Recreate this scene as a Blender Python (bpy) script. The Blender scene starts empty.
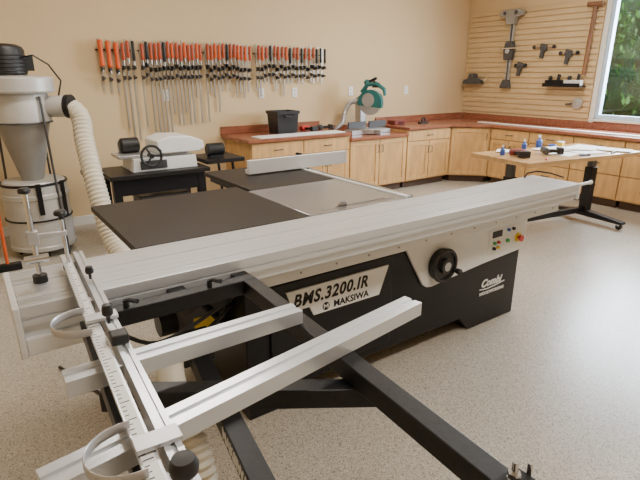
import bpy, bmesh, math, random
from mathutils import Vector, Matrix, Euler
random.seed(7)
C=bpy.context.scene.collection
POS={}
# ---------------------------------------------------------------- materials
def mat(name,col,rough=.5,metal=0.,var=.06,scale=6.,bump=0.,coat=0.,stretch=(1,1,1),emit=0.,spec=.5):
    m=bpy.data.materials.new(name); m.use_nodes=True
    nt=m.node_tree; n=nt.nodes; l=nt.links
    b=n['Principled BSDF']
    b.inputs['Roughness'].default_value=rough; b.inputs['Metallic'].default_value=metal
    b.inputs['Coat Weight'].default_value=coat
    b.inputs['Specular IOR Level'].default_value=spec
    tc=n.new('ShaderNodeTexCoord'); mp=n.new('ShaderNodeMapping'); mp.inputs['Scale'].default_value=stretch
    no=n.new('ShaderNodeTexNoise'); no.inputs['Scale'].default_value=scale; no.inputs['Detail'].default_value=5
    l.new(tc.outputs['Object'],mp.inputs[0]); l.new(mp.outputs[0],no.inputs['Vector'])
    r=n.new('ShaderNodeValToRGB')
    r.color_ramp.elements[0].position=.3; r.color_ramp.elements[1].position=.7
    r.color_ramp.elements[0].color=tuple(max(0,c*(1-var)) for c in col)+(1,)
    r.color_ramp.elements[1].color=tuple(min(1,c*(1+var)) for c in col)+(1,)
    l.new(no.outputs['Fac'],r.inputs[0]); l.new(r.outputs[0],b.inputs['Base Color'])
    if bump>0:
        bp=n.new('ShaderNodeBump'); bp.inputs['Strength'].default_value=bump; bp.inputs['Distance'].default_value=.002
        n2=n.new('ShaderNodeTexNoise'); n2.inputs['Scale'].default_value=scale*12
        l.new(mp.outputs[0],n2.inputs['Vector'])
        l.new(n2.outputs['Fac'],bp.inputs['Height']); l.new(bp.outputs[0],b.inputs['Normal'])
    if emit>0:
        b.inputs['Emission Color'].default_value=tuple(col)+(1,); b.inputs['Emission Strength'].default_value=emit
    return m
def floor_mat():
    m=bpy.data.materials.new('flake_epoxy'); m.use_nodes=True
    nt=m.node_tree;n=nt.nodes;l=nt.links;b=n['Principled BSDF']
    tc=n.new('ShaderNodeTexCoord')
    v=n.new('ShaderNodeTexVoronoi'); v.inputs['Scale'].default_value=240
    l.new(tc.outputs['Object'],v.inputs['Vector'])
    sx=n.new('ShaderNodeSeparateColor'); l.new(v.outputs['Color'],sx.inputs[0])
    r=n.new('ShaderNodeValToRGB'); r.color_ramp.interpolation='CONSTANT'
    cols=[(0,(.25,.205,.155)),(.11,(.44,.385,.31)),(.30,(.51,.455,.37)),(.6,(.565,.51,.425)),(.88,(.69,.64,.56))]
    e=r.color_ramp.elements
    e[0].position=0;e[0].color=cols[0][1]+(1,);e[1].position=cols[1][0];e[1].color=cols[1][1]+(1,)
    for p,c in cols[2:]:
        k=e.new(p);k.color=c+(1,)
    l.new(sx.outputs[0],r.inputs[0])
    no=n.new('ShaderNodeTexNoise');no.inputs['Scale'].default_value=1.2
    l.new(tc.outputs['Object'],no.inputs['Vector'])
    mx=n.new('ShaderNodeMix');mx.data_type='RGBA';mx.blend_type='MULTIPLY';mx.inputs[0].default_value=.2
    l.new(r.outputs[0],mx.inputs[6]);l.new(no.outputs['Fac'],mx.inputs[7])
    l.new(mx.outputs[2],b.inputs['Base Color'])
    b.inputs['Roughness'].default_value=.28
    return m
WALL=mat('cream_paint',(.72,.54,.31),.75,var=.02,scale=2,bump=.1)
CEIL=mat('ceiling_paint',(.85,.80,.70),.8,var=.02)
FLOOR=floor_mat()
TRIM=mat('white_trim',(.80,.77,.70),.5,var=.02)
MAPLE=mat('maple_wood',(.59,.34,.13),.42,var=.18,scale=5,stretch=(3,3,.7))
MAPLE2=mat('maple_panel',(.64,.38,.15),.42,var=.18,scale=5,stretch=(3,3,.7))
TOE=mat('toe_kick',(.10,.06,.04),.6)
TOPW=mat('red_worktop',(.31,.11,.06),.26,var=.25,scale=9,stretch=(.7,3,3))
SLAT=mat('slatwall_laminate',(.66,.48,.26),.5,var=.04)
BLACKP=mat('black_powder_coat',(.010,.010,.012),.38,var=.3,scale=60,bump=.25,spec=.4)
BLACK=mat('black_paint',(.008,.008,.010),.35,var=.2,scale=4,spec=.35)
BPLAS=mat('black_plastic',(.015,.015,.016),.45,var=.1)
BTABLE=mat('black_tabletop',(.014,.012,.012),.42,var=.2,scale=3,spec=.32)
IRON=mat('cast_iron',(.30,.31,.335),.20,metal=.55,var=.06,scale=3)
ALU=mat('anodised_aluminium',(.72,.75,.80),.28,metal=.5,var=.02,stretch=(.5,8,8))
ALU2=mat('satin_aluminium',(.60,.60,.62),.35,metal=.6,var=.04)
WPAINT=mat('white_machine_paint',(.80,.80,.79),.4,var=.03)
CHROME=mat('chrome',(.75,.75,.75),.15,metal=1,var=.03)
STEEL=mat('steel_bar',(.48,.44,.38),.35,metal=.6,var=.1)
GALV=mat('silver_paint',(.50,.50,.50),.35,metal=.6,var=.08)
DRUM=mat('drum_paint',(.56,.55,.52),.4,metal=.2,var=.06)
GREYP=mat('grey_cone_paint',(.32,.31,.29),.4,metal=.3,var=.08)
DGREY=mat('dark_grey_metal',(.08,.08,.085),.45,metal=.3,var=.1)
HOSE=mat('pale_hose',(.64,.58,.46),.5,var=.06)
ORANGE=mat('orange_handle',(.72,.11,.02),.4,var=.08)
REDH=mat('red_wood_handle',(.50,.085,.03),.4,var=.15)
MAROON=mat('maroon_plastic',(.20,.03,.02),.45)
RED=mat('red_plastic',(.6,.03,.03),.35)
YEL=mat('yellow_plastic',(.85,.60,.03),.4)
GRN=mat('green_plastic',(.03,.35,.08),.4)
TEAL=mat('teal_plastic',(.02,.16,.16),.35)
BLUE=mat('blue_plastic',(.04,.10,.40),.4)
WHITE=mat('white_plastic',(.86,.86,.85),.4,var=.02)
PAPER=mat('paper',(.85,.84,.80),.8,var=.02)
DESKW=mat('desk_wood',(.54,.33,.15),.26,var=.2,scale=4,stretch=(.8,5,5))
STICK=mat('brown_wood',(.22,.10,.045),.5,var=.2,stretch=(3,3,.5))
WINF=mat('window_frame_blue_white',(.55,.70,.85),.4,var=.02)
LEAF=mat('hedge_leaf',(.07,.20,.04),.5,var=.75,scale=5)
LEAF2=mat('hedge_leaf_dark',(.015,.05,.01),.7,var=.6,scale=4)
GROUND=mat('outside_soil',(.12,.09,.06),.9,var=.3)
LENS=mat('lamp_lens',(1,.95,.86),.5,emit=3.)
GLASS=bpy.data.materials.new('window_glass'); GLASS.use_nodes=True
gn=GLASS.node_tree; 
for x in list(gn.nodes): gn.nodes.remove(x)
go=gn.nodes.new('ShaderNodeOutputMaterial'); gt=gn.nodes.new('ShaderNodeBsdfTransparent'); gg=gn.nodes.new('ShaderNodeBsdfGlossy'); gg.inputs['Roughness'].default_value=.02
gm=gn.nodes.new('ShaderNodeMixShader'); gm.inputs[0].default_value=.06
gn.links.new(gt.outputs[0],gm.inputs[1]);gn.links.new(gg.outputs[0],gm.inputs[2]);gn.links.new(gm.outputs[0],go.inputs[0])

# ---------------------------------------------------------------- mesh builder
class MB:
    def __init__(s): s.bm=bmesh.new(); s.m=[]
    def mi(s,m):
        if m not in s.m: s.m.append(m)
        return s.m.index(m)
    def add(s,vs,fs,m,M=None):
        k=s.mi(m); bv=[s.bm.verts.new((M@Vector(v)) if M else Vector(v)) for v in vs]
        for f in fs:
            try:
                fa=s.bm.faces.new([bv[i] for i in f]); fa.material_index=k
            except ValueError: pass
        return s
    def box(s,x0,x1,y0,y1,z0,z1,m,M=None):
        return s.add([(x0,y0,z0),(x1,y0,z0),(x1,y1,z0),(x0,y1,z0),(x0,y0,z1),(x1,y0,z1),(x1,y1,z1),(x0,y1,z1)],
          [(0,3,2,1),(4,5,6,7),(0,1,5,4),(1,2,6,5),(2,3,7,6),(3,0,4,7)],m,M)
    def cyl(s,p0,p1,r,m,r2=None,n=20,M=None):
        p0=Vector(p0);p1=Vector(p1);r2=r if r2 is None else r2
        d=(p1-p0).normalized(); a=d.orthogonal().normalized(); b=d.cross(a)
        vs=[];
        for p,rr in((p0,r),(p1,r2)):
            for i in range(n):
                t=2*math.pi*i/n; vs.append(p+a*rr*math.cos(t)+b*rr*math.sin(t))
        fs=[(i,(i+1)%n,n+(i+1)%n,n+i) for i in range(n)]+[tuple(range(n))[::-1],tuple(range(n,2*n))]
        return s.add(vs,fs,m,M)
    def prism(s,pts,vec,m,M=None):
        n=len(pts);v=Vector(vec);vs=[Vector(p) for p in pts]+[Vector(p)+v for p in pts]
        return s.add(vs,[(i,(i+1)%n,n+(i+1)%n,n+i) for i in range(n)]+[tuple(range(n))[::-1],tuple(range(n,2*n))],m,M)
    def sweep(s,pts,r,m,n=12,closed=False,M=None,flat=None,k=.35):
        pts=[Vector(p) for p in pts];N=len(pts)
        rs=r if isinstance(r,(list,tuple)) else [r]*N
        T=[]
        for i in range(N):
            if closed: t=pts[(i+1)%N]-pts[i-1]
            else: t=pts[min(i+1,N-1)]-pts[max(i-1,0)]
            T.append(t.normalized())
        a=T[0].orthogonal().normalized()
        if flat: 
            a=Vector(flat)
        kk=k if flat else 1
        vs=[]
        for i in range(N):
            a=(a-T[i]*a.dot(T[i])).normalized(); b=T[i].cross(a)
            for j in range(n):
                t=2*math.pi*j/n
                vs.append(pts[i]+a*rs[i]*math.cos(t)+b*rs[i]*math.sin(t)*kk)
        fs=[]
        for i in range(N if closed else N-1):
            for j in range(n):
                i2=(i+1)%N
                fs.append((i*n+j,i*n+(j+1)%n,i2*n+(j+1)%n,i2*n+j))
        if not closed: fs+=[tuple(range(n))[::-1],tuple(range((N-1)*n,N*n))]
        return s.add(vs,fs,m,M)
    def torus(s,c,R,r,nrm,m,n=32,k=10,M=None):
        nrm=Vector(nrm).normalized();a=nrm.orthogonal().normalized();b=nrm.cross(a);c=Vector(c)
        return s.sweep([c+a*R*math.cos(2*math.pi*i/n)+b*R*math.sin(2*math.pi*i/n) for i in range(n)],r,m,n=k,closed=True,M=M)
    def lathe(s,prof,c,m,n=32,M=None,ax=(0,0,1)):
        c=Vector(c);ax=Vector(ax).normalized();a=ax.orthogonal().normalized();b=ax.cross(a);vs=[]
        for r,z in prof:
            for i in range(n):
                t=2*math.pi*i/n;vs.append(c+ax*z+a*r*math.cos(t)+b*r*math.sin(t))
        N=len(prof);fs=[]
        for i in range(N-1):
            for j in range(n): fs.append((i*n+j,i*n+(j+1)%n,(i+1)*n+(j+1)%n,(i+1)*n+j))
        fs+=[tuple(range(n))[::-1],tuple(range((N-1)*n,N*n))]
        return s.add(vs,fs,m,M)
    def ball(s,c,r,m,sc=(1,1,1),n=16):
        pr=[(max(1e-4,r*math.sin(math.pi*i/10))*sc[0],-r*math.cos(math.pi*i/10)*sc[2]) for i in range(11)]
        return s.lathe(pr,c,m,n=n)
    def obj(s,name,parent=None,bevel=0.,**kw):
        bmesh.ops.recalc_face_normals(s.bm,faces=s.bm.faces[:])
        co=[v.co for v in s.bm.verts]
        lo=Vector([min(c[i] for c in co) for i in range(3)]);hi=Vector([max(c[i] for c in co) for i in range(3)])
        c=(lo+hi)/2
        if parent is None: c.z=lo.z
        for v in s.bm.verts: v.co-=c
        me=bpy.data.meshes.new(name); s.bm.to_mesh(me); s.bm.free()
        for m in s.m: me.materials.append(m)
        for p in me.polygons: p.use_smooth=True
        me.set_sharp_from_angle(angle=math.radians(32))
        o=bpy.data.objects.new(name,me); C.objects.link(o)
        if parent:
            o.parent=parent; o.location=c-POS[parent.name]
        else: o.location=c
        POS[o.name]=c
        if bevel>0:
            b=o.modifiers.new('bevel','BEVEL'); b.width=bevel;b.segments=2;b.limit_method='ANGLE';b.angle_limit=math.radians(40)
        for k,v in kw.items(): o[k]=v
        return o
def thing(name,label,cat,loc,rot=0.,world=False,**kw):
    e=bpy.data.objects.new(name,None);C.objects.link(e);e.empty_display_size=.1
    e.location=loc;e.rotation_euler=(0,0,rot);POS[e.name]=Vector(loc) if world else Vector((0,0,0))
    e['label']=label;e['category']=cat
    for k,v in kw.items(): e[k]=v
    return e
def dup(src,loc,rot=None,label=None,parent=None):
    o=src.copy();C.objects.link(o)
    if parent is None:
        o.location=loc
        if rot is not None:o.rotation_euler=rot
        if label:o['label']=label
    else: o.parent=parent
    for ch in list(src.children): dup(ch,None,parent=o)
    return o
def text(s,size,loc,rot,m,parent,bold=0.,shear=0.,ext=.0008,sx=1.,name='lettering',sp=1.):
    cu=bpy.data.curves.new(name,'FONT');cu.body=s;cu.size=size;cu.extrude=ext;cu.offset=bold;cu.shear=shear;cu.resolution_u=3;cu.space_character=sp
    t=bpy.data.objects.new('tmp',cu);C.objects.link(t);bpy.context.view_layer.update()
    me=bpy.data.meshes.new_from_object(t.evaluated_get(bpy.context.evaluated_depsgraph_get()))
    bpy.data.objects.remove(t)
    me.materials.clear();me.materials.append(m)
    o=bpy.data.objects.new(name,me);C.objects.link(o);o.parent=parent
    o.location=Vector(loc)-POS[parent.name];o.rotation_euler=rot;o.scale=(sx,1,1)
    return o
def RM(c,ang,axis='Z'):
    return Matrix.Translation(c)@Matrix.Rotation(ang,4,axis)
S=dict(kind='structure')
WY=5.75; WX=6.95; CH=3.0
# ---------------------------------------------------------------- room
MB().box(-2,7.05,-3,5.85,-.06,0,FLOOR).obj('floor',**S)
MB().box(-2.1,7.05,WY,5.85,0,CH,WALL).obj('wall_back',**S)
wy0,wy1,wz0,wz1=1.55,3.52,.99,2.58
m=MB();m.box(WX,7.05,-3,wy0,0,CH,WALL).box(WX,7.05,wy1,WY,0,CH,WALL).box(WX,7.05,wy0,wy1,0,wz0,WALL).box(WX,7.05,wy0,wy1,wz1,CH,WALL)
m.obj('wall_right',**S)
MB().box(-2.1,-2,-3,WY,0,CH,WALL).obj('wall_left',**S)
MB().box(-2.1,7.05,-3.1,-3,0,CH,WALL).obj('wall_front',**S)
MB().box(-2.1,7.05,-3.1,5.85,CH,CH+.06,CEIL).obj('ceiling',**S)
MB().box(-1.99,2.5,WY-.014,WY,0,.1,TRIM).obj('baseboard_back',bevel=.003,**S)
MB().box(-2,-1.986,-2.99,WY-.02,0,.1,TRIM).obj('baseboard_left',bevel=.003,**S)
# window
w=MB()
for a in ((wy0+.005,wy0+.055,wz0+.005,wz1-.005),(wy1-.055,wy1-.005,wz0+.005,wz1-.005),(wy0+.055,wy1-.055,wz0+.005,wz0+.055),(wy0+.055,wy1-.055,wz1-.055,wz1-.005),(2.5,2.55,wz0+.055,wz1-.055)):
    w.box(WX-.02,WX+.06,a[0],a[1],a[2],a[3],WINF)
win=w.obj('window_1',bevel=.004,**S)
MB().box(WX+.025,WX+.03,wy0+.055,wy1-.055,wz0+.055,wz1-.055,GLASS).obj('window_pane',parent=win)
w=MB().box(WX-.03,WX,wy1,wy1+.06,wz0-.05,wz1+.06,TRIM).box(WX-.03,WX,wy0-.06,wy0,wz0-.05,wz1+.06,TRIM).box(WX-.03,WX,wy0,wy1,wz1,wz1+.06,TRIM).box(WX-.05,WX,wy0,wy1,wz0-.03,wz0,TRIM)
w.obj('trim_1',bevel=.003,**S)
# outdoors
MB().box(7.06,13,-3,8,-.1,-.04,GROUND).obj('ground',**S)
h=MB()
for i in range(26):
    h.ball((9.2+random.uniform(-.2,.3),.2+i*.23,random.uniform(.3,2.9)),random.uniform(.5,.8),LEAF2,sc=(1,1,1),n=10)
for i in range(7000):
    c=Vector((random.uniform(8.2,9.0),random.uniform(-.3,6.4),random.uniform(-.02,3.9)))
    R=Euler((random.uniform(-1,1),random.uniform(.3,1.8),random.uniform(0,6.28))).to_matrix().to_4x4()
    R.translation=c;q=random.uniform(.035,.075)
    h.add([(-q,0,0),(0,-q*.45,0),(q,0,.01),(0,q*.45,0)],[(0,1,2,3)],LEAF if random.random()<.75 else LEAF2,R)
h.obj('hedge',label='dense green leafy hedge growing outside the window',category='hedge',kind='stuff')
# ceiling lights
for i,(x,y) in enumerate(((1.2,3.6),(4.6,3.6),(1.2,.4),(4.6,.4))):
    e=thing('ceiling_light','white rectangular LED panel light mounted on ceiling','ceiling light',(x,y,CH),group='ceiling panel lights')
    MB().box(-.62,.62,-.17,.17,-.05,0,WHITE).obj('housing',e,bevel=.005)
    MB().box(-.58,.58,-.13,.13,-.054,-.0505,LENS).obj('lens',e)
    L=bpy.data.lights.new('lamp','AREA');L.shape='RECTANGLE';L.size=1.2;L.size_y=.3;L.energy=(54,54,42,42)[i];L.color=(1,.92,.82)
    lo=bpy.data.objects.new('lamp',L);C.objects.link(lo);lo.parent=e;lo.location=(0,0,-.07)
# ---------------------------------------------------------------- SAW (world coordinates)
saw=thing('sliding_table_saw','black and white panel saw with long aluminium sliding carriage','table saw',(1.85,2.15,0),world=True)
m=MB();m.prism([(x,1.80,z) for x,z in ((.86,0),(1.15,0),(1.24,.10),(2.32,.10),(2.42,0),(2.87,0),(2.87,.685),(.86,.685))],(0,.78,0),BLACK)
body=m.obj('body',saw,bevel=.006)
MB().box(.98,1.72,1.788,1.799,.15,.655,BLACK).obj('access_door',body,bevel=.003)
MB().box(.88,2.86,1.80,2.0,.686,.714,BLACK).obj('top_flange',body)
m=MB();m.prism([(x,1.778,z) for x,z in ((1.80,.678),(2.885,.678),(2.885,.47),(2.45,.445),(2.02,.405),(1.98,.41),(1.95,.43))],(0,.02,0),WPAINT)
cp=m.obj('control_panel',saw,bevel=.004)
MB().box(2.50,2.84,1.775,1.7775,.50,.655,WPAINT).obj('control_plate',cp,bevel=.001)
MB().box(2.53,2.62,1.770,1.7745,.60,.64,BLACK).obj('display',cp)
for x,z,mm,r in ((2.55,.565,GRN,.010),(2.59,.565,RED,.010),(2.55,.53,BLACK,.010),(2.59,.53,YEL,.010),(2.68,.63,BLUE,.010),(2.68,.56,GRN,.012),(2.73,.63,BLACK,.010)):
    MB().cyl((x,1.7745,z),(x,1.760,z),r,mm).obj('button',cp)
m=MB();m.cyl((2.79,1.7745,.56),(2.79,1.765,.56),.03,YEL).cyl((2.79,1.765,.56),(2.79,1.75,.56),.012,RED).cyl((2.79,1.75,.56),(2.79,1.74,.56),.021,RED)
m.obj('emergency_stop',cp)
# badge
m=MB();m.prism([(x,1.777,z) for x,z in ((1.06,.614),(1.68,.614),(1.62,.462),(1.21,.462),(1.185,.512),(1.095,.512))],(0,.010,0),WHITE)
bd=m.obj('badge',saw)
rx=(math.pi/2,0,0)
text('BMS.3200.IR',.086,(1.092,1.7765,.532),rx,BLACK,bd,bold=.0028,shear=.25,sx=.90,sp=1.13)
text('MAKSIWA',.048,(1.325,1.7765,.475),rx,BLACK,bd,bold=.0014,sp=1.03)
m=MB().cyl((1.280,1.7775,.491),(1.280,1.7762,.491),.021,BLACK,n=28)
for x0,x1 in ((1.266,1.272),(1.288,1.294)): m.box(x0,x1,1.7755,1.7761,.480,.502,WHITE)
m.prism([(1.272,1.7755,.502),(1.280,1.7755,.492),(1.288,1.7755,.502),(1.288,1.7755,.495),(1.280,1.7755,.484),(1.272,1.7755,.495)],(0,.0006,0),WHITE)
m.obj('emblem',bd)
text('Combi',.070,(2.50,1.798,.268),rx,WHITE,body,bold=.0030,shear=.3,sp=1.06)
text('WOODWORKING',.030,(2.49,1.798,.212),rx,WHITE,body,bold=.001,shear=.2)
MB().sweep([(2.49,1.798,.256),(2.56,1.798,.249),(2.64,1.798,.253),(2.74,1.798,.266)],.0035,WHITE,n=6).obj('swoosh',body)
# hand wheel
hw=MB().cyl((2.07,1.777,.535),(2.07,1.74,.535),.092,BPLAS,r2=.098,n=40).torus((2.07,1.738,.535),.09,.011,(0,1,0),BPLAS,n=40)
hw=hw.obj('hand_wheel',saw)
MB().cyl((2.07,1.739,.535),(2.07,1.715,.535),.045,BPLAS).cyl((2.07,1.715,.535),(2.07,1.713,.535),.026,GALV).obj('hub_cap',hw)
MB().lathe([(.008,0),(.008,.02),(.016,.03),(.018,.055),(.010,.065)],(2.135,1.735,.50),BPLAS,ax=(0,-1,0),n=18).obj('crank_knob',hw)
# fixed beam and carriage
m=MB();pr=[(1.672,.718),(1.672,.765),(1.690,.778),(1.92,.778),(1.92,.718)]
m.prism([(.34,y,z) for y,z in pr],(2.70,0,0),WPAINT)
fb=m.obj('fixed_beam',saw,bevel=.003)
for i in range(14): MB().cyl((.5+i*.19,1.671,.748),(.5+i*.19,1.668,.748),.005,GREYP,n=10).obj('bolt',fb)
MB().box(.36,3.03,1.71,1.90,.7785,.7945,DGREY).obj('roller_track',saw)
pr=[(1.610,.795),(1.610,.832),(1.592,.838),(1.592,.856),(1.598,.857),(1.598,.864),(1.592,.865),(1.592,.899),(1.593,.90)]
for a,b,dp in ((1.622,1.624,.002),(1.650,1.656,.004),(1.690,1.692,.002),(1.735,1.737,.002),(1.790,1.798,.005),(1.835,1.837,.002),(1.880,1.882,.002),(1.905,1.909,.003)):
    pr+=[(a,.90),(a,.90-dp),(b,.90-dp),(b,.90)]
pr+=[(1.93,.90),(1.93,.795)]
m=MB();m.prism([(.040,y,z) for y,z in pr],(3.055,0,0),ALU)
car=m.obj('sliding_carriage',saw)
MB().box(.020,.039,1.585,1.937,.735,.902,WPAINT).obj('end_cap',car,bevel=.003)
MB().box(3.096,3.115,1.589,1.933,.800,.902,WPAINT).obj('end_cap',car,bevel=.004)
MB().box(.040,.32,1.592,1.92,.737,.794,WPAINT).obj('end_block',car,bevel=.003)
MB().cyl((3.116,1.63,.88),(3.30,1.63,.88),.010,WHITE).ball((3.31,1.63,.88),.014,WHITE).obj('stop_rod',car)
MB().sweep([(2.98,1.90,.902),(3.0,1.90,.93),(3.05,1.86,.945),(3.11,1.80,.935),(3.17,1.74,.91)],.005,BLACK,n=8).obj('pull_handle',car)
# cast iron tables
m=MB();m.box(1.305,1.95,1.94,2.60,.872,.90,IRON).box(1.32,1.94,1.96,2.58,.80,.8715,BLACK)
mt=m.obj('cast_iron_table',saw,bevel=.003)
MB().box(1.42,1.9,1.985,2.025,.9003,.9012,IRON).box(1.50,1.84,2.0,2.008,.9013,.9018,BLACK).obj('blade_insert',mt)
MB().prism([(1.52,2.008,.9018),(1.525,2.008,.915),(1.545,2.008,.925),(1.57,2.008,.922),(1.58,2.008,.9018)],(0,.004,0),CHROME).obj('riving_knife',mt)
m=MB();m.box(.47,1.303,1.94,2.75,.872,.90,BTABLE).box(.50,1.30,1.97,2.72,.835,.8715,BLACK)
m.obj('extension_table',saw,bevel=.003)
m=MB();m.box(1.33,1.95,2.602,3.32,.872,.90,BTABLE).box(1.36,1.93,2.63,3.29,.835,.8715,BLACK)
m.obj('extension_table',saw,bevel=.003)
for p,q in (((.95,2.55,.45),(.55,2.6,.83)),((1.5,2.57,.4),(1.5,3.2,.83)),((1.9,2.57,.4),(1.9,3.2,.83)),((.87,2.0,.4),(.55,2.0,.83))):
    MB().cyl(p,q,.018,BLACK,n=8).obj('brace',saw)
# rip fence and rail
m=MB();m.box(1.955,1.975,1.96,3.45,.865,.906,WPAINT).cyl((2.02,1.98,.885),(2.02,3.45,.885),.018,CHROME)
for y in (2.05,2.6,3.2): m.box(1.975,2.012,y,y+.03,.865,.885,BLACK)
m.obj('fence_rail',saw)
pr=[(3.02,.907),(3.02,1.0),(3.05,1.0),(3.05,.94),(3.08,.935),(3.08,.907)]
m=MB();m.prism([(1.53,y,z) for y,z in pr],(.83,0,0),WPAINT)
rf=m.obj('rip_fence',saw,bevel=.002)
m=MB();m.box(1.98,2.15,3.085,3.20,.907,.960,BLACK).cyl((2.1,3.14,.960),(2.1,3.14,.985),.022,BPLAS).box(2.0,2.02,3.10,3.18,.92,1.0,BLACK)
m.obj('fence_head',rf,bevel=.006)
# outrigger frame
def bar(m,p,q,w,z0,z1,mm):
    p=Vector((p[0],p[1],0));q=Vector((q[0],q[1],0));d=q-p;L=d.length;a=math.atan2(d.y,d.x)
    m.box(0,L,-w/2,w/2,z0,z1,mm,RM(p,a))
m=MB()
m.box(.22,.77,1.50,1.552,.80,.855,BLACKP)
bar(m,(.745,1.50),(.692,.40),.052,.80,.855,BLACKP)
bar(m,(.205,1.50),(.145,.40),.05,.80,.855,BLACKP)
bar(m,(.11,.405),(.74,.372),.055,.795,.85,BLACKP)
bar(m,(.17,1.20),(.755,.815),.052,.745,.799,BLACKP)
for x in (.26,.50,.74): m.box(x-.03,x+.03,1.552,1.591,.81,.853,BLACK)
fr=m.obj('outrigger_frame',saw,bevel=.003)
m=MB();bar(m,(.60,1.74),(.44,.70),.065,.47,.54,BLACKP)
m.box(.55,.68,1.72,1.80,.44,.56,BLACK)
sw=m.obj('swing_arm',saw,bevel=.003)
ta=math.atan2(-1.04,-.16)
dx=.16*(1.22-.70)/1.04
text('MAKSIWA',.055,(.44+dx-.0338,1.22,.487),Euler((math.pi/2,0,ta)),WHITE,sw,bold=.002)
m=MB().cyl((.69,.385,.85),(.69,.385,.905),.006,CHROME).cyl((.69,.385,.872),(.69,.385,.882),.012,CHROME,n=6).cyl((.69,.385,.8635),(.69,.385,.868),.013,CHROME,n=6).box(.655,.725,.36,.405,.8555,.863,BLACK).cyl((.73,.38,.85),(.73,.38,.885),.005,CHROME)
m.obj('levelling_bolt',fr)
def lever(x,y,z,a):
    m=MB().cyl((x,y,z),(x,y,z+.025),.009,BPLAS,n=12)
    m.sweep([(x,y,z+.022),(x+.02*math.cos(a),y+.02*math.sin(a),z+.03),(x+.06*math.cos(a),y+.06*math.sin(a),z+.036)],[.006,.006,.008],BPLAS,n=8)
    m.obj('clamp_lever',fr)
lever(.32,1.52,.855,-1.2);lever(.60,1.52,.855,-1.3)
def slotbar(w,h):
    return [(-w/2,0),(w/2,0),(w/2,h),(w*.10,h),(w*.10,h-.005),(-w*.10,h-.005),(-w*.10,h),(-w/2,h)]
m=MB();m.prism([(0,y,z) for y,z in slotbar(.062,.042)],(.63,0,0),ALU,M=Matrix.Translation((.085,1.14,.856)))
m.obj('support_bar',saw,bevel=.001)
m=MB();m.prism([(0,y,z) for y,z in slotbar(.065,.042)],(1.045,0,0),ALU,M=RM((.0,.825,.856),math.radians(8.5)))
m.obj('support_bar',saw,bevel=.001)
# crosscut fence
fp=Vector((.235,1.88,.902));fd=Vector((-.075,-1.46,0));FL=fd.length;ang=math.atan2(fd.y,fd.x)
F=RM(fp,ang)
m=MB();pf=[(.006,0),(.036,0),(.036,.048),(.025,.048),(.025,.043),(.017,.043),(.017,.048),(.006,.048)]
m.prism([(0,y,z) for y,z in pf],(FL,0,0),ALU,M=F)
for t in (.03,.4,.8,1.2): m.box(t,t+.03,-.03,.006,.005,.030,ALU2,M=F)
cf=m.obj('crosscut_fence',saw)
m=MB().box(0,FL,-.036,-.006,.0305,.044,ALU,M=F)
sr=m.obj('scale_rail',cf)
m=MB()
m.box(.02,FL-.02,-.033,-.011,.0442,.0448,WHITE,M=F)
for i in range(94):
    m.box(.03+i*.015,.0322+i*.015,-.032,-.024 if i%4 else -.014,.0449,.0453,BLACK,M=F)
m.obj('scale',sr)
def fpos(t,off,z): return F@Vector((t,off,z))
def stop(t):
    m=MB();m.box(t-.020,t+.020,-.038,.040,.049,.058,ALU2,M=F)
    pts=[]
    for i in range(17):
        a=math.pi*i/16
        pts.append(fpos(t+.068*math.cos(a),-.03-.085*math.sin(a)**.8,.050))
    m.sweep(pts,.011,ALU2,n=10,flat=(0,0,1),k=.22)
    return m.obj('flip_stop',cf,bevel=.001)
s1=stop(.60);s2=stop(1.14)
def knob(p,r,h,par,name='knob'):
    MB().lathe([(r*.35,0),(r*.4,h*.35),(r,h*.5),(r*1.05,h*.75),(r*.8,h),(r*.2,h*1.02)],p,BPLAS,n=20).obj(name,par)
knob(fpos(1.26,.012,.049),.022,.05,cf);knob(fpos(.66,.01,.059),.013,.05,s1);knob(fpos(.30,.02,.049),.012,.04,cf)
m=MB();m.box(.73,.77,-.004,.036,.049,.074,BPLAS,M=F).obj('stop_block',cf,bevel=.004)
# hold-down clamp at carriage end
m=MB();m.cyl((.12,1.78,.90),(.12,1.78,1.20),.008,CHROME).cyl((.12,1.78,.90),(.12,1.78,.925),.022,BPLAS)
hd=m.obj('hold_down_clamp',saw)
m=MB().box(.104,.136,1.765,1.795,1.03,1.075,ALU2).box(.10,.22,1.772,1.788,1.045,1.062,ALU2).cyl((.21,1.78,.935),(.21,1.78,1.10),.006,CHROME).cyl((.21,1.78,.925),(.21,1.78,.94),.018,BPLAS)
m.obj('clamp_arm',hd,bevel=.002)
knob((.21,1.78,1.10),.020,.03,hd);knob((.12,1.78,1.185),.018,.03,hd)
MB().cyl((.085,1.78,.98),(.155,1.78,.98),.014,CHROME).obj('lock_screw',hd)
# dust chute, cord, hose under carriage
m=MB().prism([(.86,2.0,.30),(.86,2.0,.60),(.66,2.0,.52),(.66,2.0,.36)],(0,.30,0),DGREY).box(.70,.80,1.996,1.9995,.42,.50,YEL).cyl((.66,2.15,.44),(.58,2.15,.44),.06,BPLAS)
m.obj('dust_chute',saw,bevel=.004)
def ribbed(pts,r,mm,step=.022,amp=.10,n=14):
    P=[Vector(p) for p in pts];out=[]
    N=len(P)
    for i in range(N-1):
        p0=P[max(i-1,0)];p1=P[i];p2=P[i+1];p3=P[min(i+2,N-1)]
        k=max(2,int((p2-p1).length/step))
        for j in range(k):
            t=j/k
            out.append(.5*((2*p1)+(-p0+p2)*t+(2*p0-5*p1+4*p2-p3)*t*t+(-p0+3*p1-3*p2+p3)*t**3))
    out.append(P[-1])
    rs=[r*(1+amp*(1 if i%2 else -1)) for i in range(len(out))]
    return MB().sweep(out,rs,mm,n=n)
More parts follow.
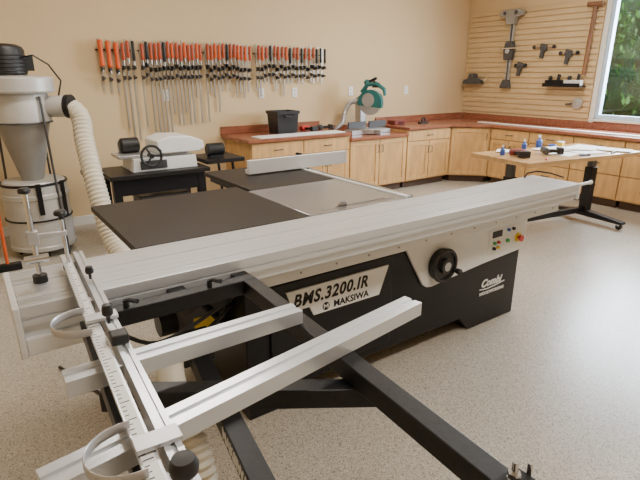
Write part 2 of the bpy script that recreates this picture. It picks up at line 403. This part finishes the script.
ribbed([(.86,2.15,.30),(.66,2.02,.36),(.50,1.72,.50),(.41,1.42,.55),(.415,1.27,.42),(.42,1.18,.22),(.45,1.08,.07),(.6,.98,.052)],.045,HOSE,step=.012).obj('dust_hose',saw)
ribbed([(.9,1.99,.55),(.75,1.8,.58),(.55,1.78,.45),(.45,1.9,.15),(.40,2.2,.02),(.2,2.8,.012)],.009,BPLAS,step=.03,amp=0,n=8).obj('power_cord',saw)
ribbed([(.88,1.9,.62),(.70,1.72,.66),(.45,1.70,.60),(.30,1.72,.70)],.008,BPLAS,step=.03,amp=0,n=8).obj('power_cord',saw)
# ---------------------------------------------------------------- dust collector
dc=thing('dust_collector','off-white and grey cyclone dust collector with black motor','dust collector',(.43,5.05,0))
MB().lathe([(.25,0.06),(.27,.07),(.27,.10),(.262,.11),(.262,.52),(.272,.53),(.272,.56),(.262,.57),(.262,.64),(.24,.67)],(0,0,0),DRUM).obj('collection_drum',dc)
m=MB()
m.torus((0,0,.34),.266,.008,(0,0,1),BLACK).torus((0,0,.65),.260,.012,(0,0,1),BLACK).box(-.020,.020,-.285,-.262,.40,.67,BLACK).box(.18,.21,-.21,-.185,.36,.67,BLACK)
m.obj('drum_strap',dc)
for a in (0,1.57,3.14,4.71): MB().cyl((.2*math.cos(a),.2*math.sin(a),.03),(.2*math.cos(a),.2*math.sin(a),.06),.015,BLACK,n=8).cyl((.2*math.cos(a)-.012,.2*math.sin(a),.03),(.2*math.cos(a)+.012,.2*math.sin(a),.03),.03,BLACK,n=14).obj('caster',dc)
MB().lathe([(.085,.671),(.10,.72),(.20,1.13),(.205,1.15)],(0,0,0),GREYP).obj('cyclone_cone',dc)
MB().lathe([(.205,1.151),(.225,1.16),(.225,1.39),(.22,1.40)],(0,0,0),DRUM).torus((0,0,1.165),.228,.008,(0,0,1),DGREY).obj('cyclone_barrel',dc)
for a in (.9,2.4,5.3):
    MB().cyl((.29*math.cos(a),.29*math.sin(a),0),(.24*math.cos(a),.24*math.sin(a),1.38),.010,DGREY,n=8).obj('stand_leg',dc)
MB().lathe([(.225,1.401),(.275,1.405),(.285,1.42),(.285,1.52),(.27,1.535),(.12,1.545)],(0,0,0),DRUM).obj('blower_housing',dc)
m=MB().lathe([(.14,1.546),(.152,1.56),(.152,1.74),(.14,1.765),(.10,1.785),(.06,1.79)],(-.05,0,0),BPLAS)
for z in (1.58,1.61,1.64,1.67,1.70): m.torus((-.05,0,z),.152,.006,(0,0,1),BPLAS)
m.box(.08,.15,-.06,.04,1.58,1.70,BPLAS).obj('motor',dc,bevel=.002)
MB().sweep([(.05,-.10,1.68),(.14,-.16,1.70),(.24,-.18,1.63),(.32,-.16,1.50),(.29,-.12,1.38)],.007,BLACK,n=8).obj('power_cord',dc)
m=MB().cyl((.17,-.05,1.29),(.34,-.15,1.29),.09,DRUM).cyl((.34,-.15,1.29),(.375,-.175,1.29),.10,BLACK)
m.obj('inlet_duct',dc)
ribbed([(.36,-.165,1.29),(.42,-.22,1.20),(.405,-.34,1.00),(.395,-.54,.75),(.40,-.70,.50),(.42,-.82,.25),(.49,-1.02,.10),(.69,-1.5,.085),(.89,-2.1,.10),(.99,-2.42,.25)],.078,HOSE,step=.018,amp=.05,n=16).obj('flexible_hose',dc)
m=thing('long_handled_brush','long orange-handled brush leaning by the collector','brush',(.10,4.66,0))
MB().cyl((0,0,.06),(.02,.10,1.05),.013,ORANGE,n=10).obj('handle',m)
MB().box(-.10,.10,-.03,.03,0,.06,BLACK).obj('brush_head',m,bevel=.006)
# ---------------------------------------------------------------- black machine stand + jointer
st=thing('machine_stand','black steel stand with shelf supporting benchtop machine','stand',(1.62,4.90,0))
MB().box(-.64,.30,-.28,.28,.65,.69,BTABLE).obj('stand_top',st,bevel=.004)
MB().box(-.78,-.641,.04,.28,.65,.69,BTABLE).obj('stand_top',st,bevel=.004)
MB().box(.302,.72,-.20,.28,.70,.74,BTABLE).obj('stand_top',st,bevel=.004)
for x in (-.58,.22):
    for y in (-.22,.22): MB().box(x-.035,x+.035,y-.035,y+.035,0,.65,BLACK).obj('leg',st)
for y in (-.15,.22): MB().cyl((.66,y,0),(.60,y,.70),.016,BLACK,n=8).obj('leg',st)
MB().box(-.545,.185,-.21,.21,.2,.23,BLACK).obj('shelf',st)
MB().box(-.545,.185,-.25,-.225,.50,.645,BLACK).obj('apron',st)
e=thing('tool_box','black plastic tool box on stand shelf','tool box',(1.50,4.90,.231))
MB().box(-.24,.24,-.14,.14,0,.17,BPLAS).box(-.245,.245,-.145,.145,.171,.22,DGREY).obj('case',e,bevel=.01)
MB().sweep([(-.08,0,.222),(-.08,0,.26),(.08,0,.26),(.08,0,.222)],.01,BPLAS,n=8).obj('handle',e)
jo=thing('benchtop_planer','white benchtop planer machine with black handwheel','woodworking machine',(1.55,4.90,.691))
MB().prism([(-.34,-.18,.0),(.28,-.18,0),(.27,-.18,.12),(-.32,-.18,.12)],(0,.38,0),WPAINT).box(-.27,-.02,-.19,-.181,.02,.10,DGREY).obj('base',jo,bevel=.008)
MB().box(-.44,.20,-.13,.16,.122,.152,GALV).obj('infeed_table',jo,bevel=.004)
MB().prism([(-.10,-.20,.153),(.30,-.20,.153),(.36,-.20,.18),(.35,-.20,.25),(.22,-.20,.30),(.02,-.20,.31),(-.10,-.20,.27)],(0,.40,0),WPAINT).obj('cutter_head_cover',jo,bevel=.01)
MB().lathe([(.05,0),(.07,.01),(.07,.16),(.045,.18)],(-.20,.06,.224),BPLAS,ax=(-1,0,0),n=20).obj('motor',jo)
MB().box(-.38,-.18,.10,.14,.153,.26,WPAINT).obj('fence',jo,bevel=.004)
w_=MB().torus((-.18,-.25,.15),.092,.012,(0,1,0),BPLAS)
for a in (0,2.09,4.19): w_.cyl((-.18,-.25,.15),(-.18+.09*math.cos(a),-.25,.15+.09*math.sin(a)),.009,BPLAS,n=8)
w_.cyl((-.18,-.27,.15),(-.18,-.18,.15),.02,BPLAS).cyl((-.11,-.25,.20),(-.11,-.30,.20),.011,BPLAS)
w_.obj('hand_wheel',jo)
m=thing('bench_motor','small black electric motor on stand','motor',(2.10,4.90,.741))
MB().lathe([(.05,-.09),(.065,-.08),(.065,.08),(.05,.09)],(0,0,.075),BPLAS,ax=(1,0,0)).box(-.07,.07,-.05,.05,0,.02,BPLAS).obj('motor_housing',m)
# ---------------------------------------------------------------- cabinets
def cabinet(label,loc,rot,w,h,d,fronts,poly=None):
    e=thing('base_cabinet',label,'cabinet',loc,rot,group='base cabinets')
    m=MB()
    if poly:
        m.prism([(x,y,.1) for x,y in poly],(0,0,h-.1),MAPLE)
    else:
        m.box(.001,w-.001,.021,d,.1,h,MAPLE)
    m.obj('body',e)
    if poly: MB().prism([(x*.9+.03,y*.9+.09,0) for x,y in poly],(0,0,.099),TOE).obj('toe_kick',e)
    else: MB().box(.02,w-.02,.08,d,0,.099,TOE).obj('toe_kick',e)
    for k,x0,x1,z0,z1 in fronts:
        x0+=.006;x1-=.006;z0+=.005;z1-=.005
        m=MB()
        if k=='drawer': m.box(x0,x1,0,.02,z0,z1,MAPLE2)
        else:
            s_=.06
            m.box(x0,x0+s_,0,.02,z0,z1,MAPLE2).box(x1-s_,x1,0,.02,z0,z1,MAPLE2).box(x0+s_,x1-s_,0,.02,z0,z0+s_,MAPLE2).box(x0+s_,x1-s_,0,.02,z1-s_,z1,MAPLE2).box(x0+s_,x1-s_,.009,.02,z0+s_,z1-s_,MAPLE)
        f=m.obj('drawer' if k=='drawer' else 'door',e,bevel=.002)
        if k=='drawer':
            c=(x0+x1)/2;z=(z0+z1)/2;p=[(c-.05,-.002,z),(c-.045,-.028,z),(c+.045,-.028,z),(c+.05,-.002,z)]
        else:
            c=x1-.03 if k=='doorL' else x0+.03;z=z1-.12;p=[(c,-.002,z-.05),(c,-.028,z-.045),(c,-.028,z+.045),(c,-.002,z+.05)]
        MB().sweep(p,.006,DGREY,n=8).obj('handle',f)
    return e
FY=5.05;D=WY-FY-.005;H=.82
for i,x in enumerate((2.60,3.30)):
    cabinet('maple base cabinet with drawer above double doors',(x,FY,0),0,.70,H,D,[('drawer',0,.70,.64,.81),('doorL',0,.35,.11,.64),('doorR',.35,.70,.11,.64)])
cabinet('maple base cabinet with two shaker doors under miter saw',(4.01,FY,0),0,1.0,.745,D,[('doorL',0,.5,.11,.74),('doorR',.5,1.0,.11,.74)])
cabinet('maple base cabinet with wide drawer above two doors',(5.02,FY,0),0,.875,H,D,[('drawer',0,.875,.66,.81),('doorL',0,.437,.11,.66),('doorR',.437,.875,.11,.66)])
cl=Vector((5.90,5.05,0));R_=Matrix.Rotation(math.radians(45),4,'Z')
poly=[R_@(Vector(p)-cl) for p in ((5.915,5.065,0),(6.315,4.665,0),(6.94,4.665,0),(6.94,5.74,0),(5.915,5.74,0))]
cabinet('maple diagonal corner cabinet with single door',(5.90,5.05,0),math.radians(-45),.566,H,0,[('doorL',.01,.55,.11,.81)],poly=[(p.x,p.y) for p in poly])
yy=4.645
for i in range(6):
    fr_=[('drawer',0,.62,.66,.81),('drawer',0,.62,.40,.66),('drawer',0,.62,.11,.40)] if i!=0 else [('drawer',0,.62,.66,.81),('doorL',0,.31,.11,.66),('doorR',.31,.62,.11,.66)]
    cabinet('maple base cabinet with three stacked drawers' if i else 'maple base cabinet with drawer over doors',(6.30,yy,0),math.radians(-90),.62,H,.64,fr_); yy-=.622
def worktop(poly,z0,z1,bs,label):
    e=thing('worktop',label,'worktop',(poly[0][0],poly[0][1],z0),world=True)
    MB().prism([(x,y,z0) for x,y in poly],(0,0,z1-z0),TOPW).obj('slab',e,bevel=.004)
    for b in bs: MB().box(b[0],b[1],b[2],b[3],z1+.001,z1+.09,TOPW).obj('backsplash',e,bevel=.003)
worktop([(2.55,5.02),(4.0,5.02),(4.0,5.748),(2.55,5.748)],.822,.86,[(2.55,4.0,5.725,5.748)],'reddish brown wood worktop holding a black crate')
worktop([(4.003,5.02),(5.015,5.02),(5.015,5.748),(4.003,5.748)],.747,.785,[(4.003,5.015,5.725,5.748)],'lowered reddish wood worktop under the miter saw')
worktop([(5.018,5.02),(5.885,5.02),(6.27,4.635),(6.27,.90),(6.948,.90),(6.948,5.748),(5.018,5.748)],.822,.86,[(5.018,6.92,5.725,5.748),(6.925,6.948,.9,5.724)],'long reddish brown wood worktop wrapping the room corner')
# ---------------------------------------------------------------- counter items
cr=thing('storage_crate','black plastic storage crate on worktop','crate',(3.25,5.44,.861))
m=MB()
b0,b1,hh=.132,.152,.27
k_=.85
vs=[(-b0,-b0*k_,0),(b0,-b0*k_,0),(b0,b0*k_,0),(-b0,b0*k_,0),(-b1,-b1*k_,hh),(b1,-b1*k_,hh),(b1,b1*k_,hh),(-b1,b1*k_,hh)]
iv=[(x*.93,y*.93,z if z else .01) for x,y,z in vs]
m.add(vs+iv,[(0,3,2,1),(0,1,5,4),(1,2,6,5),(2,3,7,6),(3,0,4,7),(8,9,10,11),(8,12,13,9),(9,13,14,10),(10,14,15,11),(11,15,12,8),(4,5,13,12),(5,6,14,13),(6,7,15,14),(7,4,12,15)],BPLAS)
m.obj('bin',cr)
m=MB().box(-.163,.163,-.140,-.130,.235,.272,BPLAS).box(-.163,.163,.130,.14,.235,.272,BPLAS).box(-.163,-.153,-.130,.130,.235,.272,BPLAS).box(.153,.163,-.130,.130,.235,.272,BPLAS)
m.obj('rim',cr,bevel=.003)
MB().sweep([(-.06,-.141,.22),(-.06,-.165,.21),(.06,-.165,.21),(.06,-.141,.22)],.008,BPLAS,n=8).obj('handle',cr)
MB().box(2.72,3.92,5.04,5.27,.861,.873,PAPER).obj('white_board',label='long white painted board lying on worktop',category='board',bevel=.002)
def powertool(x,y,z,rot,c,label):
    e=thing('cordless_drill',label,'power tool',(x,y,z),rot)
    MB().lathe([(.02,-.09),(.032,-.08),(.034,.03),(.024,.06),(.012,.10)],(0,0,.036),c,ax=(1,0,0),n=18).obj('motor_housing',e)
    MB().prism([(-.05,-.0,.02),(-.01,0,.02),(.01,-.12,.02),(-.05,-.12,.02)],(0,0,.03),BPLAS).obj('grip',e,bevel=.004)
    MB().box(-.06,.05,-.17,-.121,.005,.065,BPLAS).obj('battery',e,bevel=.005)
powertool(3.62,5.50,.861,.3,RED,'red and black cordless drill lying on worktop')
powertool(3.86,5.52,.861,1.2,DGREY,'dark grey cordless drill lying on worktop')
e=thing('tool_case','small dark maroon tool case on worktop','tool case',(5.22,5.50,.861))
MB().box(-.11,.11,-.08,.08,0,.06,MAROON).obj('case',e,bevel=.01)
MB().sweep([(-.04,-.08,.03),(-.04,-.10,.03),(.04,-.10,.03),(.04,-.08,.03)],.006,BPLAS,n=8).obj('handle',e)
e=thing('tape_dispenser','black tape dispenser on worktop','tape dispenser',(5.62,5.35,.861))
MB().box(-.08,.08,-.03,.03,0,.025,BPLAS).torus((0,0,.05),.035,.012,(0,1,0),BPLAS,n=20).obj('holder',e)
# miter saw
ms=thing('miter_saw','teal and silver miter saw with large blade guard on worktop','miter saw',(4.55,5.33,.786))
m=MB().cyl((0,0,.01),(0,0,.07),.17,GALV,n=36).box(-.34,.34,-.06,.12,.0,.055,GALV).prism([(-.05,-.16,.03),(.05,-.16,.03),(.03,-.27,.03),(-.03,-.27,.03)],(0,0,.035),GALV)
m.obj('base',ms,bevel=.004)
for a,b in ((-.33,-.03),(.03,.33)): MB().box(a,b,.03,.055,.071,.16,DGREY).obj('fence',ms,bevel=.004)
MB().prism([(-.05,.13,.07),(-.05,.24,.07),(-.05,.26,.45),(-.05,.13,.52)],(.10,0,0),GALV).cyl((-.05,.16,.42),(.07,.16,.42),.07,DGREY).obj('arm',ms,bevel=.008)
Mh=Matrix.Translation((0,-.02,.40))@Matrix.Rotation(math.radians(25),4,'Z')
def arc(r,a0,a1,n,x):
    return [(x,r*math.cos(a0+(a1-a0)*i/n),r*math.sin(a0+(a1-a0)*i/n)) for i in range(n+1)]
m=MB();m.prism(arc(.175,-.15,math.pi+.35,24,-.045),(.07,0,0),TEAL,M=Mh);m.cyl((-.05,.02,.04),(-.046,.02,.04),.09,GALV,M=Mh)
m.obj('upper_blade_guard',ms,bevel=.006)
m=MB();m.prism(arc(.155,-2.9,.0,20,-.035),(.04,0,0),GALV,M=Mh).obj('lower_blade_guard',ms,bevel=.003)
MB().lathe([(.06,.026),(.095,.04),(.095,.20),(.065,.24)],(0,-.0,.04),TEAL,ax=(1,0,0),M=Mh).cyl((.24,0,.04),(.26,0,.04),.06,BPLAS,M=Mh).obj('motor',ms)
MB().sweep([(0,.14,.14),(0,.06,.235),(0,-.08,.25),(0,-.19,.18),(0,-.20,.10)],[.025,.028,.028,.026,.02],TEAL,n=12,M=Mh).prism([(-.02,-.02,.20),(-.02,-.12,.20),(-.02,-.13,.25),(-.02,-.03,.29)],(.04,0,0),BPLAS,M=Mh).obj('handle',ms,bevel=.003)
MB().cyl((.0,.16,.50),(.03,.10,.62),.022,BPLAS).ball((.03,.10,.66),.045,TEAL).cyl((.03,.10,.66),(.07,-.04,.72),.020,BPLAS).obj('carry_handle',ms)
ribbed([(-.06,.17,.42),(-.18,.20,.40),(-.27,.20,.28),(-.30,.22,.14),(-.40,.24,.05)],.032,GALV,step=.012).obj('dust_hose',ms)
# right worktop items
MB().box(6.42,6.50,1.6,5.0,.861,.873,PAPER).obj('white_trim_board',label='long narrow white board lying along worktop',category='board',bevel=.002)
# ---------------------------------------------------------------- clamps on back wall
for a,b in ((1.24,1.62),(1.66,2.34),(2.38,2.98),(3.03,4.06)):
    MB().box(a,b,WY-.026,WY-.001,1.785,1.797,BLACK).obj('clamp_rack',label='black metal clamp rack strip fixed to wall',category='rack',group='clamp racks')
def clamp(L,hm,lab,hl=.15,hr=.017):
    e=thing('bar_clamp',lab,'clamp',(0,0,0),group='clamps hanging on wall rack')
    MB().box(-.009,.009,-.040,-.028,-L,.02,STEEL).obj('bar',e,bevel=.001)
    j=random.uniform(0,.05)
    MB().prism([(-.011,-.042,-.20-j),(-.011,-.12,-.205-j),(-.011,-.13,-.235-j),(-.011,-.042,-.25-j)],(.022,0,0),BPLAS).obj('sliding_jaw',e,bevel=.002)
    MB().prism([(-.011,-.042,-.30-j),(-.011,-.12,-.315-j),(-.011,-.12,-.33-j),(-.011,-.042,-.345-j)],(.022,0,0),DGREY).obj('fixed_jaw',e,bevel=.002)
    MB().lathe([(hr*.5,-.0),(hr,-.012),(hr*.8,-hl*.5),(hr,-hl+.015),(hr*.6,-hl)],(0,-.105,0),hm,n=12).cyl((0,-.105,-hl-.05),(0,-.105,-hl),.006,STEEL,n=8).obj('handle',e)
    return e
protos={}
def place(key,x,z=1.87):
    L,hm,hl,hr,lab=key
    z+=random.uniform(-.012,.018)
    if key not in protos:
        protos[key]=clamp(L,hm,lab,hl,hr); protos[key].location=(x,WY,z); return
    dup(protos[key],(x,WY,z))
A=(.50,ORANGE,.26,.025,'bar clamp with long orange handle hanging on wall')
Bk=(1.14,REDH,.17,.019,'very long steel bar clamp with red handle on wall')
B2=(1.02,BPLAS,.20,.016,'very long steel bar clamp with black handle on wall')
Ck=(.86,REDH,.17,.019,'long steel bar clamp with red handle on wall')
C2=(.74,ORANGE,.16,.018,'long steel bar clamp with orange handle on wall')
Dk=(.52,REDH,.16,.018,'medium steel bar clamp with red handle on wall')
D2=(.58,ORANGE,.16,.018,'medium steel bar clamp with orange handle on wall')
Ek=(.38,REDH,.15,.018,'short steel bar clamp with red handle on wall')
Gk=(.42,REDH,.13,.017,'short bar clamp with small red handle on wall')
Hk=(.42,BPLAS,.18,.016,'black-handled bar clamp hanging on wall')
for x in (1.27,1.345,1.42): place(A,x)
for x,k in ((1.485,Ck),(1.535,Bk),(1.59,B2)): place(k,x)
for x,k in zip((1.68,1.725,1.77,1.82,1.865,1.91,1.955,2.00,2.05,2.095,2.14,2.185,2.23,2.28,2.32),(Ck,Hk,Bk,Bk,Bk,B2,Bk,C2,Ck,Ck,C2,Ck,Ck,D2,Ck)): place(k,x)
for x,k in zip((2.41,2.455,2.50,2.55,2.60,2.645,2.69,2.74,2.785,2.83,2.88,2.94),(Ck,Dk,D2,C2,Dk,Hk,Dk,Ek,D2,Dk,D2,Dk)): place(k,x)
for x,k in zip((3.06,3.11,3.165,3.22,3.28,3.33,3.39,3.445,3.50,3.56,3.61,3.67,3.725,3.79,3.85,3.90),(Dk,D2,Gk,Hk,Gk,Dk,Gk,D2,Hk,Gk,Ek,Hk,Gk,Ek,Gk,Hk)): place(k,x)
for x in (3.965,4.03): place(Hk,x,1.87)
# outlets
def outlet(x,z):
    e=thing('wall_outlet','white double electrical outlet plate on wall','outlet',(x,WY-.001,z),group='wall outlets')
    MB().box(-.038,.038,-.008,0,-.06,.06,WHITE).obj('plate',e,bevel=.002)
    for q in (-.025,.025):
        m=MB().box(-.017,.017,-.010,-.0081,q-.014,q+.014,PAPER).box(-.008,-.005,-.0108,-.0101,q-.006,q+.006,BLACK).box(.005,.008,-.0108,-.0101,q-.006,q+.006,BLACK)
        m.obj('socket',e)
for px in (1.93,3.13,3.62,4.55,5.62): outlet(px,1.33)
# ---------------------------------------------------------------- slat wall
n=20;z0=.99;z1=2.48;p=(z1-z0)/n
pr=[(0,z0)]
for i in range(n):
    a=z0+i*p
    pr+=[(-.019,a),(-.019,a+p-.015),(-.002,a+p-.015),(-.002,a+p)]
pr+=[(0,z1)]
MB().prism([(WX-.002+x,3.60,z) for x,z in pr],(0,2.12,0),SLAT).obj('slatwall_panel',label='beige slatwall panel with horizontal grooves holding tools',category='wall panel')
SX=WX-.022
def wt(name,label,cat,y,z): return thing(name,label,cat,(SX,y,z))
def hook(e,y,z): MB().cyl((0,y,z),(-.07,y,z),.004,CHROME,n=8).box(-.004,0,y-.015,y+.015,z-.02,z+.02,CHROME).obj('hook',e)
e=wt('large_bar_vise','large grey metal clamp vise hanging on slatwall','clamp',4.90,2.42)
MB().box(-.05,-.02,-.035,.035,-.98,-.10,GALV).box(-.06,-.05,-.012,.012,-.98,-.10,DGREY).obj('bar',e,bevel=.003)
MB().prism([(-.12,-.19,.0),(-.12,-.10,.03),(-.12,.12,.03),(-.12,.20,-.01),(-.12,.17,-.06),(-.12,.09,-.07),(-.12,.055,-.17),(-.12,-.055,-.17),(-.12,-.08,-.07),(-.12,-.17,-.06)],(.10,0,0),GREYP).cyl((-.13,-.09,-.02),(-.12,-.09,-.02),.03,DGREY).cyl((-.13,.10,-.02),(-.12,.10,-.02),.025,DGREY).obj('head',e,bevel=.008)
MB().prism([(-.10,-.06,-.66),(-.10,.06,-.66),(-.10,.075,-.52),(-.10,.05,-.40),(-.10,-.05,-.40),(-.10,-.075,-.52)],(.09,0,0),DGREY).cyl((-.11,-.13,-.5),(-.11,.13,-.5),.012,CHROME).cyl((-.115,0,-.54),(-.10,0,-.54),.035,GALV).obj('sliding_jaw',e,bevel=.005)
MB().prism([(-.09,-.04,-.94),(-.09,.04,-.94),(-.09,.09,-1.06),(-.09,-.07,-1.06)],(.08,0,0),DGREY).obj('foot',e,bevel=.005)
hook(e,0,-.02)
def crossTool(y,z,w,label,name='hand_clamp'):
    e=wt(name,label,'hand tool',y,z)
    MB().cyl((-.03,-w/2,.02),(-.03,w/2,.02),.010,CHROME,n=10).obj('rod',e)
    MB().prism([(-.06,-.04,.05),(-.06,.035,.07),(-.06,.05,.01),(-.06,.03,-.03),(-.06,.045,-.12),(-.06,.0,-.13),(-.06,-.015,-.04),(-.06,-.05,-.02)],(.05,0,0),DGREY).obj('jaw',e,bevel=.004)
    for q in (w/2,-w/2): MB().ball((-.03,q,.02),.026,BPLAS).obj('knob',e)
    hook(e,0,.03)
crossTool(4.36,1.90,.30,'dark metal hand clamp hanging on slatwall hook')
crossTool(3.98,1.81,.24,'small dark metal clamp hanging on slatwall hook')
crossTool(4.70,1.66,.16,'small short clamp hanging on slatwall hook')
e=wt('corner_vise','dark cast metal vise hanging near the room corner','vise',5.50,1.47)
MB().prism([(-.15,-.16,-.06),(-.15,.16,-.06),(-.15,.14,-.01),(-.15,.06,.02),(-.15,.03,.10),(-.15,-.03,.10),(-.15,-.06,.03),(-.15,-.15,.02)],(.13,0,0),DGREY).obj('casting',e,bevel=.008)
MB().cyl((-.08,-.26,0),(-.08,.20,0),.012,CHROME).cyl((-.08,-.24,-.08),(-.08,-.24,.08),.008,CHROME).obj('screw',e)
e=wt('wall_shelf','black metal bracket shelf hung on slatwall','shelf',3.96,1.41)
MB().box(-.16,0,-.27,.27,-.02,0,BLACK).box(-.165,-.16,-.27,.27,-.02,.03,BLACK).obj('tray',e,bevel=.002)
def planer(y,c,lab):
    e=thing('hand_plane',lab,'hand plane',(SX-.08,y,1.411),1.57)
    MB().box(-.12,.12,-.035,.035,0,.07,c).obj('sole',e,bevel=.006)
    MB().ball((.06,0,.095),.03,BPLAS).obj('front_knob',e)
    MB().prism([(-.08,-.012,.07),(-.04,-.012,.07),(-.05,-.012,.15),(-.09,-.012,.14)],(0,.024,0),BPLAS).obj('rear_handle',e,bevel=.004)
planer(4.11,BLACK,'black metal hand plane on bracket shelf');planer(3.83,WHITE,'white and black hand plane on bracket shelf')
e=wt('trammel_wheel','round grey metal tool hanging on slatwall','hand tool',3.76,1.18)
MB().lathe([(.02,0),(.07,.01),(.07,.03),(.02,.045)],(-.05,0,0),GALV,ax=(1,0,0)).cyl((-.03,0,0),(-.03,.16,-.02),.012,DGREY).obj('wheel',e)
hook(e,0,.03)
e=wt('wooden_tee_stick','long brown wooden T-shaped stick hanging on slatwall','wooden tool',3.71,2.40)
MB().cyl((-.04,0,-.02),(-.04,.02,-.85),.026,STICK,n=12).obj('shaft',e)
MB().cyl((-.04,-.10,0),(-.04,.10,.01),.032,STICK,n=12).obj('crosspiece',e)
hook(e,0,-.03)
# ---------------------------------------------------------------- rolling desk
DC=(4.95,2.83)
dk=thing('rolling_workbench','wood-topped rolling workbench with black steel legs and casters','workbench',(DC[0],DC[1],0),math.radians(-8))
MB().box(-.81,.83,-.37,.37,.752,.795,DESKW).obj('top',dk,bevel=.004)
for a,b in ((-.04,0),(.16,.20)): MB().box(-.55,.55,a,b,.71,.751,BLACK).obj('top_rail',dk)
for x,y0,y1 in ((-.64,-.17,.36),(.58,-.47,.34)):
    l=MB().box(x-.045,x+.045,-.055,.035,.12,.60,BLACK).box(x-.033,x+.033,-.043,.023,.12,.751,DGREY).obj('leg',dk,bevel=.003)
    MB().prism([(x-.04,y0,.06),(x-.04,y0,.085),(x-.04,-.05,.125),(x-.04,.03,.125),(x-.04,y1,.085),(x-.04,y1,.06)],(.08,0,0),BLACK).obj('foot',l,bevel=.003)
    for y in (y0+.04,y1-.04):
        MB().cyl((x-.016,y,.03),(x+.016,y,.03),.03,BPLAS).box(x-.022,x+.022,y-.014,y+.014,.04,.061,CHROME).obj('caster',l)
MB().box(-.595,.535,-.035,.015,.10,.16,BLACK).obj('stretcher',dk,bevel=.003)
def on_desk(x,y,z=.796):
    a=math.radians(-8);return (DC[0]+x*math.cos(a)-y*math.sin(a),DC[1]+x*math.sin(a)+y*math.cos(a),z)
for i,(x,y,r,wd,hg) in enumerate(((-.05,-.12,.2,.30,.21),(.28,-.15,-.3,.30,.21),(.55,.08,.1,.36,.30),(.12,.12,-.1,.42,.28),(-.42,.20,.5,.21,.30),(.62,-.22,.4,.21,.30),(.34,.02,.7,.21,.28))):
    o=MB().box(-wd/2,wd/2,-hg/2,hg/2,0,.002,PAPER).obj('paper_sheet',label='white paper sheet lying on the workbench',category='paper',group='papers on workbench')
    o.location=on_desk(x,y,.796+i*.0022);o.rotation_euler=(0,0,r)
for x,y,s,lab in ((.12,.33,1.15,'blue and white spray bottle on the workbench'),(-.66,.10,.85,'small blue bottle near the bench edge'),(-.14,.30,.9,'small blue bottle beside papers on workbench')):
    e=thing('spray_bottle',lab,'bottle',on_desk(x,y))
    MB().lathe([(.026*s,0),(.028*s,.01*s),(.028*s,.06*s),(.012*s,.08*s),(.012*s,.09*s)],(0,0,0),BLUE).obj('bottle',e);MB().cyl((0,0,.0905*s),(0,0,.115*s),.012*s,WHITE).obj('cap',e)
o=MB().torus((0,0,.0125),.032,.0125,(0,0,1),BLUE,n=24).obj('tape_roll',label='roll of blue masking tape on the workbench',category='tape');o.location=on_desk(.30,.30)
p_=on_desk(-.24,-.04,.800);powertool(p_[0],p_[1],p_[2],.8,DGREY,'dark grey cordless tool lying on the workbench')
p_=on_desk(-.55,.0);powertool(p_[0],p_[1],p_[2],-.6,MAROON,'dark red cordless tool lying on the workbench')
for x,y,r,mm,lab in ((-.50,-.29,.5,RED,'red marker pen lying on the workbench'),(.02,-.30,-.4,BLUE,'blue marker pen lying on the workbench'),(.44,-.31,.2,BPLAS,'black marker pen lying on the workbench')):
    e=thing('marker_pen',lab,'pen',on_desk(x,y),r)
    MB().cyl((-.06,0,.009),(.03,0,.009),.008,mm,n=12).obj('barrel',e);MB().cyl((.0305,0,.009),(.06,0,.009),.009,BPLAS,n=12).obj('cap',e)
e=thing('parts_box','small yellow cardboard parts box on workbench','box',on_desk(.43,.30),.2)
MB().box(-.04,.04,-.03,.03,0,.04,YEL).obj('box_body',e,bevel=.002);MB().box(-.042,.042,-.032,.032,.0405,.05,WHITE).obj('lid',e,bevel=.002)
# ---------------------------------------------------------------- world, camera
w=bpy.data.worlds.new('world');bpy.context.scene.world=w;w.use_nodes=True
w.node_tree.nodes['Background'].inputs[0].default_value=(.75,.87,1,1);w.node_tree.nodes['Background'].inputs[1].default_value=3.2
L=bpy.data.lights.new('window_daylight','AREA');L.shape='RECTANGLE';L.size=1.5;L.size_y=1.9;L.energy=340;L.color=(.76,.88,1)
lo=bpy.data.objects.new('window_daylight',L);C.objects.link(lo);lo.location=(7.35,2.53,1.9);lo.rotation_euler=(0,math.radians(75),0)
L=bpy.data.lights.new('hedge_fill_sun','SUN');L.energy=3.5;L.angle=.02;L.color=(1,.97,.88)  # added sun lamp to brighten the hedge; aimed outward, away from the room
lo=bpy.data.objects.new('hedge_fill_sun',L);C.objects.link(lo);lo.location=(0,0,8);lo.rotation_euler=Vector((.75,.15,-.64)).to_track_quat('-Z','Y').to_euler()
cam=bpy.data.cameras.new('camera');cam.lens=28.125;cam.sensor_width=36;cam.clip_start=.05
co=bpy.data.objects.new('camera',cam);C.objects.link(co);co.location=(0,0,1.55);co.rotation_euler=(math.radians(71.7),0,math.radians(-35))
bpy.context.scene.camera=co
